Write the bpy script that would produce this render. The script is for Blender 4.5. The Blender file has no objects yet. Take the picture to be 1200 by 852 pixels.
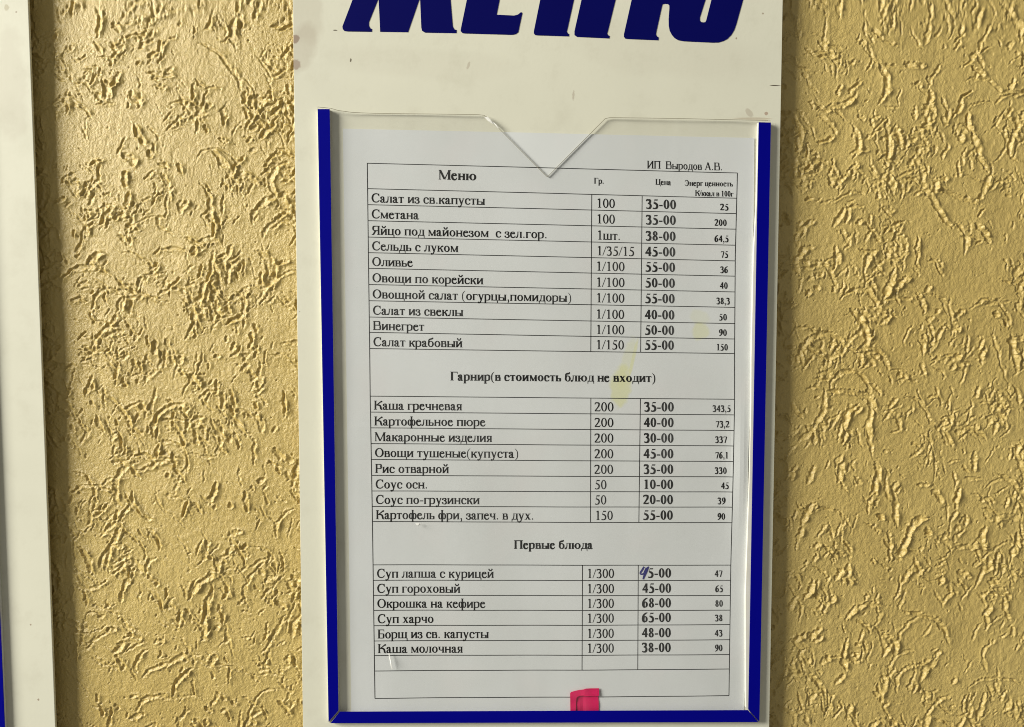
import bpy, math, random
import numpy as np
from mathutils import Vector, Matrix
from mathutils.geometry import tessellate_polygon

# ------------------------------------------------------------------ camera
# world: x right, y into the wall, z up; metres.  Front of the menu board is y = 0.
FPX = 950.0                                   # focal length for a 1200 px wide photograph
RA, RB, RC = 0.0631, -0.0321, -0.0003
T = np.array([17.678, 32.385, 423.10]) / 1000
ca, sa, cb, sb, cc, sc_ = math.cos(RA), math.sin(RA), math.cos(RB), math.sin(RB), math.cos(RC), math.sin(RC)
RX = np.array([[1, 0, 0], [0, ca, -sa], [0, sa, ca]])
RY = np.array([[cb, 0, sb], [0, 1, 0], [-sb, 0, cb]])
RZ = np.array([[cc, -sc_, 0], [sc_, cc, 0], [0, 0, 1]])
ROT = RZ @ RY @ RX                            # plane frame (x, down, depth) -> lens frame
EYE = -ROT.T @ T

scene = bpy.context.scene
COL = scene.collection
cam_d = bpy.data.cameras.new('camera')
cam = bpy.data.objects.new('camera', cam_d)
COL.objects.link(cam)
ex, ey, ez = ROT.T @ np.array([1, 0, 0]), ROT.T @ np.array([0, 1, 0]), ROT.T @ np.array([0, 0, 1])
w3 = lambda v: Vector((v[0], v[2], -v[1]))
vx, vy, vz = w3(ex), w3(ey), w3(ez)
m = Matrix((vx, -vy, -vz)).transposed().to_4x4()
m.translation = w3(EYE)
cam.matrix_world = m
cam_d.sensor_width = 36
cam_d.lens = FPX * 36 / 1200
cam_d.clip_start = 0.01
cam_d.clip_end = 50
scene.camera = cam

# ------------------------------------------------------------------ light
world = bpy.data.worlds.new('World')
scene.world = world
world.use_nodes = True
bg = world.node_tree.nodes['Background']
bg.inputs[0].default_value = (1.0, 0.96, 0.84, 1)
bg.inputs[1].default_value = 0.21

ld = bpy.data.lights.new('window_light', 'AREA')
ld.shape = 'RECTANGLE'
ld.size = 1.2
ld.size_y = 1.2
ld.energy = 188
ld.color = (1.0, 0.965, 0.87)
lo = bpy.data.objects.new('window_light', ld)
COL.objects.link(lo)
lo.location = (-2.68, -1.20, 1.10)
lo.rotation_euler = (Vector((0.0, 0, 0.0)) - lo.location).to_track_quat('-Z', 'Y').to_euler()

scene.view_settings.view_transform = 'Standard'
scene.view_settings.look = 'None'
scene.view_settings.exposure = 0.0
scene.view_settings.gamma = 1.0
scene.cycles.filter_width = 1.0


def P(px, py, y=0.0):
    """a point of the photograph carried onto the plane at depth y"""
    d = ROT.T @ np.array([(px - 600) / FPX, (py - 426) / FPX, 1.0])
    k = (y - EYE[2]) / d[2]
    q = EYE + k * d
    return Vector((q[0], y, -q[1]))


# ------------------------------------------------------------------ materials
def mat(name):
    m = bpy.data.materials.new(name)
    m.use_nodes = True
    nt = m.node_tree
    return m, nt, nt.nodes['Principled BSDF']


def node(nt, kind, **kw):
    n = nt.nodes.new(kind)
    for k, v in kw.items():
        if k.startswith('in_'):
            n.inputs[k[3:].replace('_', ' ')].default_value = v
        else:
            setattr(n, k, v)
    return n


def noise(nt, co, scale, detail=4, rough=0.55, dist=0.0):
    n = node(nt, 'ShaderNodeTexNoise')
    n.inputs['Scale'].default_value = scale
    n.inputs['Detail'].default_value = detail
    n.inputs['Roughness'].default_value = rough
    n.inputs['Distortion'].default_value = dist
    nt.links.new(co, n.inputs['Vector'])
    return n.outputs['Fac']


def ramp(nt, fac, lo, hi, a=0.0, b=1.0):
    n = node(nt, 'ShaderNodeMapRange')
    n.inputs['From Min'].default_value = lo
    n.inputs['From Max'].default_value = hi
    n.inputs['To Min'].default_value = a
    n.inputs['To Max'].default_value = b
    nt.links.new(fac, n.inputs['Value'])
    return n.outputs['Result']


def mth(nt, op, a, b=None):
    n = node(nt, 'ShaderNodeMath', operation=op)
    for i, v in enumerate((a, b)):
        if v is None:
            continue
        if isinstance(v, (int, float)):
            n.inputs[i].default_value = v
        else:
            nt.links.new(v, n.inputs[i])
    return n.outputs[0]


def mixc(nt, fac, a, b):
    n = node(nt, 'ShaderNodeMix', data_type='RGBA')
    if isinstance(fac, (int, float)):
        n.inputs[0].default_value = fac
    else:
        nt.links.new(fac, n.inputs[0])
    for i, v in ((6, a), (7, b)):
        if isinstance(v, tuple):
            n.inputs[i].default_value = v + (1,) if len(v) == 3 else v
        else:
            nt.links.new(v, n.inputs[i])
    return n.outputs[2]


def bump(nt, bsdf, h, strength, dist):
    n = node(nt, 'ShaderNodeBump')
    n.inputs['Strength'].default_value = strength
    n.inputs['Distance'].default_value = dist
    nt.links.new(h, n.inputs['Height'])
    nt.links.new(n.outputs[0], bsdf.inputs['Normal'])
    return n


def objco(nt):
    return node(nt, 'ShaderNodeTexCoord').outputs['Object']


def blob(nt, co, c, rx, rz, rot=0.0, wob=0.25, wscale=160.0):
    """1 inside a ragged ellipse round c (world metres, since the objects sit at the origin), 0 outside"""
    mp = node(nt, 'ShaderNodeMapping', vector_type='TEXTURE')
    mp.inputs['Location'].default_value = (c.x, 0, c.z)
    mp.inputs['Rotation'].default_value = (0, rot, 0)
    mp.inputs['Scale'].default_value = (rx, 1000, rz)
    nt.links.new(co, mp.inputs['Vector'])
    ln = node(nt, 'ShaderNodeVectorMath', operation='LENGTH')
    nt.links.new(mp.outputs[0], ln.inputs[0])
    nz = noise(nt, co, wscale, 3)
    r = mth(nt, 'ADD', ln.outputs['Value'], mth(nt, 'MULTIPLY', mth(nt, 'SUBTRACT', nz, 0.5), wob * 4))
    return ramp(nt, r, 1.05, 0.75)


# plaster: ochre masonry paint over the scratched render
m_plaster, nt, b = mat('ochre_plaster')
co = objco(nt)
n1 = noise(nt, co, 9, 4)
n2 = noise(nt, co, 240, 3)
n3 = noise(nt, co, 1500, 2)
c = mixc(nt, ramp(nt, n1, .3, .7), (.625, .475, .165), (.56, .415, .135))
c = mixc(nt, ramp(nt, n2, .35, .75, 0, .35), c, (.50, .375, .11))
c = mixc(nt, ramp(nt, n3, .70, .78, 0, .35), c, (.30, .20, .08))
nt.links.new(c, b.inputs['Base Color'])
b.inputs['Roughness'].default_value = .33
b.inputs['Specular IOR Level'].default_value = .7
hh = mth(nt, 'ADD', noise(nt, co, 900, 5, .65), mth(nt, 'MULTIPLY', noise(nt, co, 2200, 2), .4))
bump(nt, b, hh, 1.0, .00045)

# board: off-white plastic sheet, hazed with handling dirt
def board_material(name, stains):
    m, nt, b = mat(name)
    co = objco(nt)
    c = mixc(nt, ramp(nt, noise(nt, co, 7, 5, .6), .35, .7), (.73, .725, .60), (.685, .68, .565))
    c = mixc(nt, ramp(nt, noise(nt, co, 55, 6, .7), .52, .75, 0, .28), c, (.52, .50, .39))
    vor = node(nt, 'ShaderNodeTexVoronoi')
    vor.inputs['Scale'].default_value = 95
    nt.links.new(co, vor.inputs['Vector'])
    sel = node(nt, 'ShaderNodeSeparateColor')
    nt.links.new(vor.outputs['Color'], sel.inputs[0])
    dots = mth(nt, 'MULTIPLY', ramp(nt, vor.outputs['Distance'], .055, .03), ramp(nt, sel.outputs[0], .955, .96))
    c = mixc(nt, mth(nt, 'MULTIPLY', dots, .75), c, (.20, .17, .11))
    for (p, rx, rz, rot, k, colr) in stains:
        c = mixc(nt, mth(nt, 'MULTIPLY', blob(nt, co, p, rx, rz, rot, .4, .5 / rx), k), c, colr)
    nt.links.new(c, b.inputs['Base Color'])
    b.inputs['Roughness'].default_value = .42
    nt.links.new(ramp(nt, noise(nt, co, 40, 5), .3, .7, .34, .55), b.inputs['Roughness'])
    bump(nt, b, noise(nt, co, 500, 3), .12, .0002)
    return m


DIRT = (.30, .22, .15)
m_board = board_material('board_plastic', [
    (P(346.5, 46), .0018, .0024, 0, .7, (.20, .10, .07)),
    (P(347.5, 76), .0021, .0026, .3, .6, (.24, .13, .09)),
    (P(352, 60), .009, .012, .3, .22, DIRT),
    (P(358, 20), .010, .016, .2, .16, DIRT),
    (P(411, 70.5), .0004, .0011, .2, .9, (.10, .08, .05)),
    (P(393, 35.5), .0012, .0003, 0, .9, (.12, .10, .07)),
    (P(549, 77), .0007, .0022, .3, .35, DIRT),
    (P(672, 112), .0006, .0028, 0, .4, DIRT),
    (P(894, 16), .0006, .0006, 0, .7, DIRT),
    (P(863, 45), .0005, .0005, 0, .8, DIRT),
    (P(500, 74), .045, .010, .05, .05, DIRT),
    (P(780, 60), .050, .014, .1, .05, DIRT),
    (P(909.5, 100.3), .0030, .00022, 0.03, 1., (.08, .06, .04)),
    (P(878, 132), .003, .0014, .8, .35, DIRT),
    (P(898, 133), .0009, .0009, 0, .6, (.3, .14, .08)),
    (P(886, 139), .010, .0007, 0, .35, (.3, .18, .08)),
])
m_board2 = board_material('side_board_plastic', [
    (P(8, 9.5), .0015, .0016, 0, .45, (.36, .30, .16)),
    (P(10, 100), .010, .03, 0, .12, DIRT),
    (P(36, 732), .0005, .0005, 0, .8, DIRT),
    (P(45, 820), .0006, .0006, 0, .8, DIRT),
    (P(19, 14), .0005, .0005, 0, .6, DIRT),
])

# blue self-adhesive film
m_blue, nt, b = mat('blue_film')
co = objco(nt)
nt.links.new(mixc(nt, noise(nt, co, 30, 3), (.0004, .0006, .21), (.0004, .0006, .25)), b.inputs['Base Color'])
b.inputs['Roughness'].default_value = .42
b.inputs['Specular IOR Level'].default_value = .08
bump(nt, b, noise(nt, co, 350, 2), .08, .0002)
m_letter, nt, b = mat('dark_blue_letter_film')
co = objco(nt)
nt.links.new(mixc(nt, noise(nt, co, 30, 3), (.001, .001, .085), (.001, .002, .10)), b.inputs['Base Color'])
b.inputs['Roughness'].default_value = .5
b.inputs['Specular IOR Level'].default_value = .08

m_white, nt, b = mat('white_foam_plastic')
co = objco(nt)
nt.links.new(mixc(nt, noise(nt, co, 120, 4), (.80, .79, .73), (.68, .66, .58)), b.inputs['Base Color'])
b.inputs['Roughness'].default_value = .5

m_pad, nt, b = mat('grey_foam_pad')
co = objco(nt)
nt.links.new(mixc(nt, noise(nt, co, 300, 3), (.16, .16, .15), (.10, .10, .09)), b.inputs['Base Color'])
b.inputs['Roughness'].default_value = .9

# printer paper, with two spots of old yellowed glue
m_paper, nt, b = mat('printer_paper')
co = objco(nt)
c = mixc(nt, ramp(nt, noise(nt, co, 14, 4), .3, .7), (.70, .725, .73), (.64, .665, .66))
c = mixc(nt, ramp(nt, noise(nt, co, 30, 2), .52, .7, 0, .10), c, (.80, .70, .70))
YEL = (.68, .69, .36)
for (p, rx, rz, rot, k) in ((P(735, 425), .0035, .0150, .22, .30), (P(727, 452), .0058, .0120, .1, .65),
                            (P(742, 420), .0010, .0120, .22, .5), (P(821, 388), .0048, .0050, .5, .5),
                            (P(820, 372), .006, .004, .4, .22)):
    c = mixc(nt, mth(nt, 'MULTIPLY', blob(nt, co, p, rx, rz, rot, .2, 200), k), c, YEL)
nt.links.new(c, b.inputs['Base Color'])
b.inputs['Roughness'].default_value = .8
b.inputs['Specular IOR Level'].default_value = .2
bump(nt, b, noise(nt, co, 1400, 3), .10, .0001)

m_ink, nt, b = mat('black_toner')
co = objco(nt)
nt.links.new(mixc(nt, noise(nt, co, 400, 3), (.006, .006, .006), (.014, .014, .013)), b.inputs['Base Color'])
b.inputs['Roughness'].default_value = .6
b.inputs['Specular IOR Level'].default_value = .1
m_pen, nt, b = mat('blue_pen_ink')
b.inputs['Base Color'].default_value = (.006, .006, .16, 1)
b.inputs['Roughness'].default_value = .5

m_pink, nt, b = mat('pink_paper')
co = objco(nt)
nt.links.new(mixc(nt, noise(nt, co, 200, 4), (.72, .008, .12), (.64, .006, .10)), b.inputs['Base Color'])
b.inputs['Roughness'].default_value = .6

# clear plastic of the pocket: thin film with a soft sheen
def clear(name, tint, rough, spec):
    m = bpy.data.materials.new(name)
    m.use_nodes = True
    nt = m.node_tree
    nt.nodes.remove(nt.nodes['Principled BSDF'])
    out = nt.nodes['Material Output']
    tr = node(nt, 'ShaderNodeBsdfTransparent')
    tr.inputs[0].default_value = tint + (1,)
    gl = node(nt, 'ShaderNodeBsdfGlossy')
    gl.inputs['Roughness'].default_value = rough
    lw = node(nt, 'ShaderNodeLayerWeight')
    lw.inputs[0].default_value = .5
    fres = mth(nt, 'ADD', mth(nt, 'MULTIPLY', mth(nt, 'POWER', lw.outputs['Facing'], 4), .25), spec)
    co = objco(nt)
    bp = node(nt, 'ShaderNodeBump')
    bp.inputs['Strength'].default_value = .25
    bp.inputs['Distance'].default_value = .0006
    nt.links.new(noise(nt, co, 45, 3), bp.inputs['Height'])
    nt.links.new(bp.outputs[0], gl.inputs['Normal'])
    mx = node(nt, 'ShaderNodeMixShader')
    nt.links.new(fres, mx.inputs[0])
    nt.links.new(tr.outputs[0], mx.inputs[1])
    nt.links.new(gl.outputs[0], mx.inputs[2])
    df = node(nt, 'ShaderNodeBsdfDiffuse')
    df.inputs[0].default_value = (.85, .87, .88, 1)
    mp = node(nt, 'ShaderNodeMapping')
    mp.inputs['Scale'].default_value = (1, 1, .35)
    nt.links.new(co, mp.inputs[0])
    haze = mth(nt, 'MULTIPLY', ramp(nt, noise(nt, mp.outputs[0], 24, 4, .6, 1.2), .42, .72), .03)
    fine = mth(nt, 'MULTIPLY', ramp(nt, noise(nt, co, 900, 3, .7), .66, .72), .035)
    mx2 = node(nt, 'ShaderNodeMixShader')
    nt.links.new(mth(nt, 'ADD', haze, fine), mx2.inputs[0])
    nt.links.new(mx.outputs[0], mx2.inputs[1])
    nt.links.new(df.outputs[0], mx2.inputs[2])
    nt.links.new(mx2.outputs[0], out.inputs[0])
    return m


m_clear = clear('clear_plastic', (.99, .99, .99), .22, .013)
m_cut_line, nt, b = mat('cut_edge_and_dark_line')  # sheet sides, and the dark line painted along its top edge
b.inputs['Base Color'].default_value = (.26, .24, .17, 1)
b.inputs['Roughness'].default_value = .25
m_glint, nt, b = mat('white_glint_plastic')  # near-white, so the pocket's glints are put into the colour
b.inputs['Base Color'].default_value = (.85, .85, .82, 1)
b.inputs['Roughness'].default_value = .12
b.inputs['Alpha'].default_value = .75


# ------------------------------------------------------------------ mesh helpers
def mesh_obj(name, verts, faces, material, parent=None, mats=None, fmat=None, smooth=False):
    me = bpy.data.meshes.new(name)
    me.from_pydata([tuple(v) for v in verts], [], faces)
    for mm in ([material] if mats is None else mats):
        me.materials.append(mm)
    if fmat:
        me.polygons.foreach_set('material_index', fmat)
    if smooth:
        me.polygons.foreach_set('use_smooth', [True] * len(me.polygons))
    me.update()
    o = bpy.data.objects.new(name, me)
    COL.objects.link(o)
    if parent:
        o.parent = parent
    return o


def thing(name, label, cat, group=None):
    o = bpy.data.objects.new(name, None)
    o.empty_display_size = .02
    COL.objects.link(o)
    o['label'] = label
    o['category'] = cat
    if group:
        o['group'] = group
    return o


def plate(name, outline, y0, y1, material, parent, side=None, holes=(), bev=0.0):
    """flat plate: outline (x, z) pairs clockwise or not, front face y0 (towards the room), back face y1"""
    loops = [[Vector((p[0], 0, p[1])) for p in outline]] + [[Vector((p[0], 0, p[1])) for p in h] for h in holes]
    flat = [v for lp in loops for v in lp]
    tris = tessellate_polygon(loops)
    n = len(flat)
    verts = [(v.x, y0, v.z) for v in flat] + [(v.x, y1, v.z) for v in flat]
    faces, fm = [], []
    for t in tris:
        a, b_, c_ = (flat[i] for i in t)
        nn = (b_ - a).cross(c_ - a)
        t = tuple(t) if nn.y < 0 else tuple(reversed(t))
        faces.append(t); fm.append(0)
        faces.append(tuple(i + n for i in reversed(t))); fm.append(0)
    k = 0
    for lp in loops:
        L = len(lp)
        for i in range(L):
            j = (i + 1) % L
            faces.append((k + i, k + j, k + j + n, k + i + n)); fm.append(1 if side else 0)
        k += L
    o = mesh_obj(name, verts, faces, material, parent, [material] + ([side] if side else []), fm)
    import bmesh
    bm = bmesh.new(); bm.from_mesh(o.data)
    bmesh.ops.recalc_face_normals(bm, faces=bm.faces)
    bm.to_mesh(o.data); bm.free()
    if bev:
        mo = o.modifiers.new('bevel', 'BEVEL'); mo.width = bev; mo.segments = 2; mo.limit_method = 'ANGLE'
    return o


def outline_px(pts, y):
    return [(P(a, b_, y).x, P(a, b_, y).z) for a, b_ in pts]


# ------------------------------------------------------------------ the wall
WALL_Y = 0.0068
rng = np.random.default_rng(11)
rnd = random.Random(5)
STEP = 0.0003
X0, X1, Z0, Z1 = -0.34, 0.36, -0.26, 0.26
NX, NZ = int((X1 - X0) / STEP), int((Z1 - Z0) / STEP)


def vnoise(nx, nz, cellx, cellz, seed):
    """smooth value noise on the raster, cell size in metres"""
    r = np.random.default_rng(seed)
    gx, gz = int((X1 - X0) / cellx) + 4, int((Z1 - Z0) / cellz) + 4
    g = r.random((gz, gx)) * 2 - 1
    x = np.arange(nx) * STEP / cellx
    z = np.arange(nz) * STEP / cellz
    xi, zi = x.astype(int), z.astype(int)
    fx, fz = x - xi, z - zi
    fx = fx * fx * (3 - 2 * fx); fz = (fz * fz * (3 - 2 * fz))[:, None]
    a = g[zi][:, xi] * (1 - fx) + g[zi][:, xi + 1] * fx
    b_ = g[zi + 1][:, xi] * (1 - fx) + g[zi + 1][:, xi + 1] * fx
    return a * (1 - fz) + b_ * fz


def build_relief():
    H = np.zeros((NZ, NX), np.float32)

    def stamp(x, z, r, d, sharp=.95):
        cx_, cz_ = (x - X0) / STEP, (z - Z0) / STEP
        rr = r / STEP
        i0, i1 = int(cx_ - rr * 1.5), int(cx_ + rr * 1.5) + 2
        j0, j1 = int(cz_ - rr * 1.5), int(cz_ + rr * 1.5) + 2
        if i0 < 0 or j0 < 0 or i1 >= NX or j1 >= NZ:
            return
        ii = np.arange(i0, i1) - cx_
        jj = (np.arange(j0, j1) - cz_)[:, None]
        q = (ii * ii + jj * jj) / (rr * rr)
        core = -d * np.power(np.clip(1 - q, 0, 1), sharp)
        w = H[j0:j1, i0:i1]
        np.minimum(w, core, out=w)

    def worm(x, z, a, L, r, d, curv, wob):
        n = max(2, int(L / (r * .22)))
        ph, fq = rnd.uniform(0, 6), rnd.uniform(3, 9)
        k = curv
        ds = L / n
        for i in range(n):
            u = i / n
            k += rnd.gauss(0, wob)
            if abs(k) > 130: k *= .7
            a += k * ds
            x += math.cos(a) * ds; z += math.sin(a) * ds
            taper = min(1, .35 + 3.2 * u, .35 + 3.2 * (1 - u))
            rr = r * taper * (1 + .18 * math.sin(ph + fq * u * 3) + rnd.uniform(-.05, .05))
            stamp(x, z, rr, d * taper)
        return x, z, a

    # clusters of tangled grooves left by the dragged grit
    bare = lambda x: -.100 < x < .092
    for _ in range(1450):
        cx_, cz_ = rnd.uniform(X0, X1), rnd.uniform(Z0, Z1)
        if bare(cx_):
            continue
        base = math.pi / 2 + rnd.gauss(0, .62)
        size = rnd.uniform(.003, .009)
        for k in range(rnd.randint(3, 8)):
            a = base + rnd.gauss(0, .45)
            L = rnd.choice((.003, .004, .006, .008, .011)) * rnd.uniform(.7, 1.3)
            r = rnd.choice((.0005, .0007, .0009, .0012)) * rnd.uniform(.8, 1.2)
            worm(cx_ + rnd.gauss(0, size) - math.cos(a) * L / 2, cz_ + rnd.gauss(0, size) - math.sin(a) * L / 2,
                 a, L, r, r * rnd.uniform(.75, 1.15), rnd.gauss(0, 90), 18)
        for k in range(rnd.randint(2, 7)):      # crumb pits
            stamp(cx_ + rnd.gauss(0, size * 1.2), cz_ + rnd.gauss(0, size * 1.2), rnd.uniform(.0004, .0008), rnd.uniform(.0003, .0007))
    # longer single grooves, many of them arcs
    for _ in range(1300):
        x, z = rnd.uniform(X0, X1), rnd.uniform(Z0, Z1)
        if bare(x):
            continue
        a = math.pi / 2 + rnd.gauss(0, .75)
        L = rnd.choice((.009, .013, .018, .028)) * rnd.uniform(.8, 1.3)
        r = rnd.choice((.0007, .0009, .0012, .0016)) * rnd.uniform(.85, 1.15)
        worm(x, z, a, L, r, r * rnd.uniform(.65, .95), rnd.choice((-1, 1)) * rnd.uniform(0, 110), 9)
    for _ in range(3500):
        stamp(rnd.uniform(X0, X1), rnd.uniform(Z0, Z1), rnd.uniform(.0003, .0006), rnd.uniform(.0002, .0005))

    # crumbly edges: look the grooves up through a jittered grid
    jx = vnoise(NX, NZ, .0010, .0010, 1) * .00042 + vnoise(NX, NZ, .0032, .0032, 2) * .0007
    jz = vnoise(NX, NZ, .0010, .0010, 3) * .00042 + vnoise(NX, NZ, .0032, .0032, 4) * .0007
    I = np.clip(np.arange(NX)[None, :] + jx / STEP, 0, NX - 2)
    J = np.clip(np.arange(NZ)[:, None] + jz / STEP, 0, NZ - 2)
    i, j = I.astype(int), J.astype(int)
    fi, fj = I - i, J - j
    G = (H[j, i] * (1 - fi) + H[j, i + 1] * fi) * (1 - fj) + (H[j + 1, i] * (1 - fi) + H[j + 1, i + 1] * fi) * fj
    # pushed-up rims: a blurred copy of the grooves, taken back where the groove itself is
    B = np.clip(-G, 0, .0012)
    outside = 1 - np.clip(-G / .00025, 0, 1)
    for _ in range(3):
        B = (B + np.roll(B, 2, 0) + np.roll(B, -2, 0) + np.roll(B, 2, 1) + np.roll(B, -2, 1)) / 5
    # broken crests: the rims stand higher in some places than in others
    G = .92 * G + B * (.35 + .65 * outside) * (.9 + .6 * vnoise(NX, NZ, .0016, .0022, 21))
    # the dragged plaster piled up on the far side of each groove, falling off gently
    pile = sum(w * np.roll(B, k, 1) for k, w in ((2, .7), (3, .8), (5, .6), (7, .35), (9, .15)))
    G += pile * (.26 + .22 * vnoise(NX, NZ, .0020, .0030, 23) + .08 * vnoise(NX, NZ, .02, .02, 22))
    G += .00022 * vnoise(NX, NZ, .013, .016, 7) + .0005 * vnoise(NX, NZ, .07, .07, 8)
    G += .00009 * vnoise(NX, NZ, .0011, .0016, 9) + .00007 * vnoise(NX, NZ, .0024, .0034, 10)
    # relief shaped shallower left of the menu board to lighten its groove shade
    G *= 1.22 - .12 * np.clip((-.09 - (X0 + np.arange(NX) * STEP)) / .02, 0, 1)[None, :]
    return G.astype(np.float32)


RELIEF = build_relief()


def spaced(segs):
    out = []
    for a, b_, st in segs:
        n = max(1, int(round((b_ - a) / st)))
        out += [a + (b_ - a) * i / n for i in range(n)]
    out.append(segs[-1][1])
    return np.array(out)


gx = spaced([(-1.0, -.34, .03), (-.34, -.262, .0015), (-.262, -.118, .00036), (-.118, .112, .004), (.112, .285, .00036), (.285, .36, .0015), (.36, 1.0, .03)])
gz = spaced([(-.8, -.26, .03), (-.26, -.205, .001), (-.205, .205, .00037), (.205, .26, .001), (.26, .8, .03)])
ix = np.clip(((gx - X0) / STEP).astype(int), 0, NX - 1)
iz = np.clip(((gz - Z0) / STEP).astype(int), 0, NZ - 1)
hz = RELIEF[iz][:, ix]
fade = (np.clip((.36 - np.abs(gx - .0)) / .02, 0, 1)[None, :] * np.clip((.26 - np.abs(gz)) / .02, 0, 1)[:, None])
hz = hz * fade
XX, ZZ = np.meshgrid(gx, gz)
co_ = np.stack([XX, WALL_Y - hz, ZZ], -1).reshape(-1, 3).astype(np.float32)
nxx, nzz = len(gx), len(gz)
idx = np.arange(nxx * nzz).reshape(nzz, nxx)
q = np.stack([idx[:-1, :-1], idx[:-1, 1:], idx[1:, 1:], idx[1:, :-1]], -1).reshape(-1, 4)
me = bpy.data.meshes.new('wall')
me.vertices.add(len(co_)); me.vertices.foreach_set('co', co_.ravel())
me.loops.add(q.size); me.loops.foreach_set('vertex_index', q.ravel().astype(np.int32))
me.polygons.add(len(q)); me.polygons.foreach_set('loop_start', np.arange(0, q.size, 4, dtype=np.int32))
me.update(calc_edges=True)
me.polygons.foreach_set('use_smooth', np.ones(len(q), bool))
me.materials.append(m_plaster)
wall = bpy.data.objects.new('wall', me)
COL.objects.link(wall)
wall['kind'] = 'structure'
wall['label'] = 'ochre textured plaster wall with worm-like grooves behind the boards'

# ------------------------------------------------------------------ menu board
board = thing('menu_board', 'tall off-white menu board with big blue letters and a blue-edged clear pocket', 'menu board')
lx = lambda y: 343 + .0141 * y
rx_ = lambda y: 917.3 - .0185 * y
YB, YT = 1000, -330
panel = plate('panel', outline_px([(lx(YT), YT), (rx_(YT), YT + 12), (rx_(YB), YB), (lx(YB), YB)], 0), 0, 0.0016, m_board, board, bev=.0003)
for (u, v) in ((440, -200), (820, -190), (450, 60), (830, 60), (450, 860), (810, 860)):
    c0 = P(u, v, 0.0016)
    plate('mounting_pad', [(c0.x + .012 * math.cos(k * math.pi / 8), c0.z + .012 * math.sin(k * math.pi / 8)) for k in range(16)],
          0.0016, WALL_Y + .0012, m_pad, board)

# strips of the pocket frame: white foam plastic with blue film on top, mitred at the foot
SY0 = -.0021                                   # front of the foam strips
PK = -.00255                                   # front of the pocket sheet
OUT = [(372, 126.0), (385.2, 847.5), (889.6, 846.2), (903.2, 142)]
INN = [(386.2, 126.4), (397.0, 833.8), (877.0, 832.2), (889.2, 141.4)]
def strip(pts, film):
    p = plate('frame_strip', outline_px(pts, SY0), SY0, -.00002, m_white, board, bev=.00012)
    plate('blue_film', outline_px(film, PK - .0003), PK - .0003, PK - .00003, m_blue, p, side=m_blue)
strip([(372.4, 128), (385.4, 847.0), (397.0, 833.8), (386.0, 128)], [(372.2, 127.8), (385.0, 846.0), (396.6, 832.6), (386.3, 127.8)])
strip([(385.8, 847.5), (889.0, 846.2), (880.2, 836.0), (395.4, 837.0)], [(387.6, 847.5), (888.5, 846.2), (876.6, 832.4), (398.2, 834.2)])
strip([(889.4, 845.8), (903.0, 144), (888.6, 143.6), (886.4, 240), (883.0, 300), (880.4, 420), (880.2, 470), (878.2, 560), (873.6, 700), (874.2, 829.5)], [(889.9, 846.0), (903.4, 143.6), (889.2, 143.2), (877.0, 831.4)])


# pocket sheet: clear plastic over the whole frame with a V notch for the fingers
def sheet_y(x, z):
    """front of the sheet sags a little between its glued strips"""
    a, b_ = -.1130, .1130
    u = (x - a) / (b_ - a)
    s = 4 * u * (1 - u)
    s = max(0, min(1, s * 3.2))
    s *= max(.12, min(1, (z + .158) / .045))
    return PK + .0010 * s + .00022 * s * math.sin(z * 17 + x * 9) - 0.00022 * s * math.sin(x * 70 + z * 22)


def densify(pts, st=4.0):
    out = []
    for i in range(len(pts)):
        a, b_ = pts[i], pts[(i + 1) % len(pts)]
        n = max(1, int(math.dist(a, b_) / st))
        out += [(a[0] + (b_[0] - a[0]) * k / n, a[1] + (b_[1] - a[1]) * k / n) for k in range(n)]
    return out


TOP = [(372.3, 125.2), (387.5, 126.6), (396, 129.0), (412, 131.0), (440, 131.9), (500, 132.6), (560, 133.6), (567, 134.4), (572, 137),
       (641.6, 206.8), (709.5, 138.2), (715, 137.0), (800, 138.4), (860, 139.6), (903.2, 141.2)]
def top_line(px):
    for (a, b_), (c_, d_) in zip(TOP, TOP[1:]):
        if a <= px <= c_:
            return b_ + (d_ - b_) * (px - a) / (c_ - a)
    return TOP[-1][1]


us = sorted(set([372.3 + (903.2 - 372.3) * i / 132 for i in range(133)] + [a for a, _ in TOP]))
NV = 60
verts, faces, fm = [], [], []
for u in us:
    yt = top_line(u)
    fu = (u - 372.3) / (903.2 - 372.3)
    yb = 846.8 + (845.8 - 846.8) * fu
    for j in range(NV + 1):
        f_ = j / NV
        py = yt + (yb - yt) * f_
        shift = (13.3 - 26.9 * fu) * ((py - 125) / 722)
        q_ = P(u + shift, py, PK)
        q_.y = sheet_y(q_.x, q_.z)
        verts.append(q_)
nf = len(verts)
verts += [Vector((v.x, v.y + .00042, v.z)) for v in verts]
W_ = NV + 1
for i in range(len(us) - 1):
    for j in range(NV):
        a = i * W_ + j
        faces.append((a, a + 1, a + W_ + 1, a + W_)); fm.append(0)
        faces.append((a + nf, a + W_ + nf, a + W_ + 1 + nf, a + 1 + nf)); fm.append(0)
    a = i * W_
    faces.append((a, a + W_, a + W_ + nf, a + nf)); fm.append(1)
    a = i * W_ + NV
    faces.append((a, a + nf, a + W_ + nf, a + W_)); fm.append(1)
for a0 in (0, (len(us) - 1) * W_):
    for j in range(NV):
        a = a0 + j
        faces.append((a, a + nf, a + 1 + nf, a + 1)); fm.append(1)
mesh_obj('clear_pocket', verts, faces, None, board, [m_clear, m_cut_line], fm, smooth=False)

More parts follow.
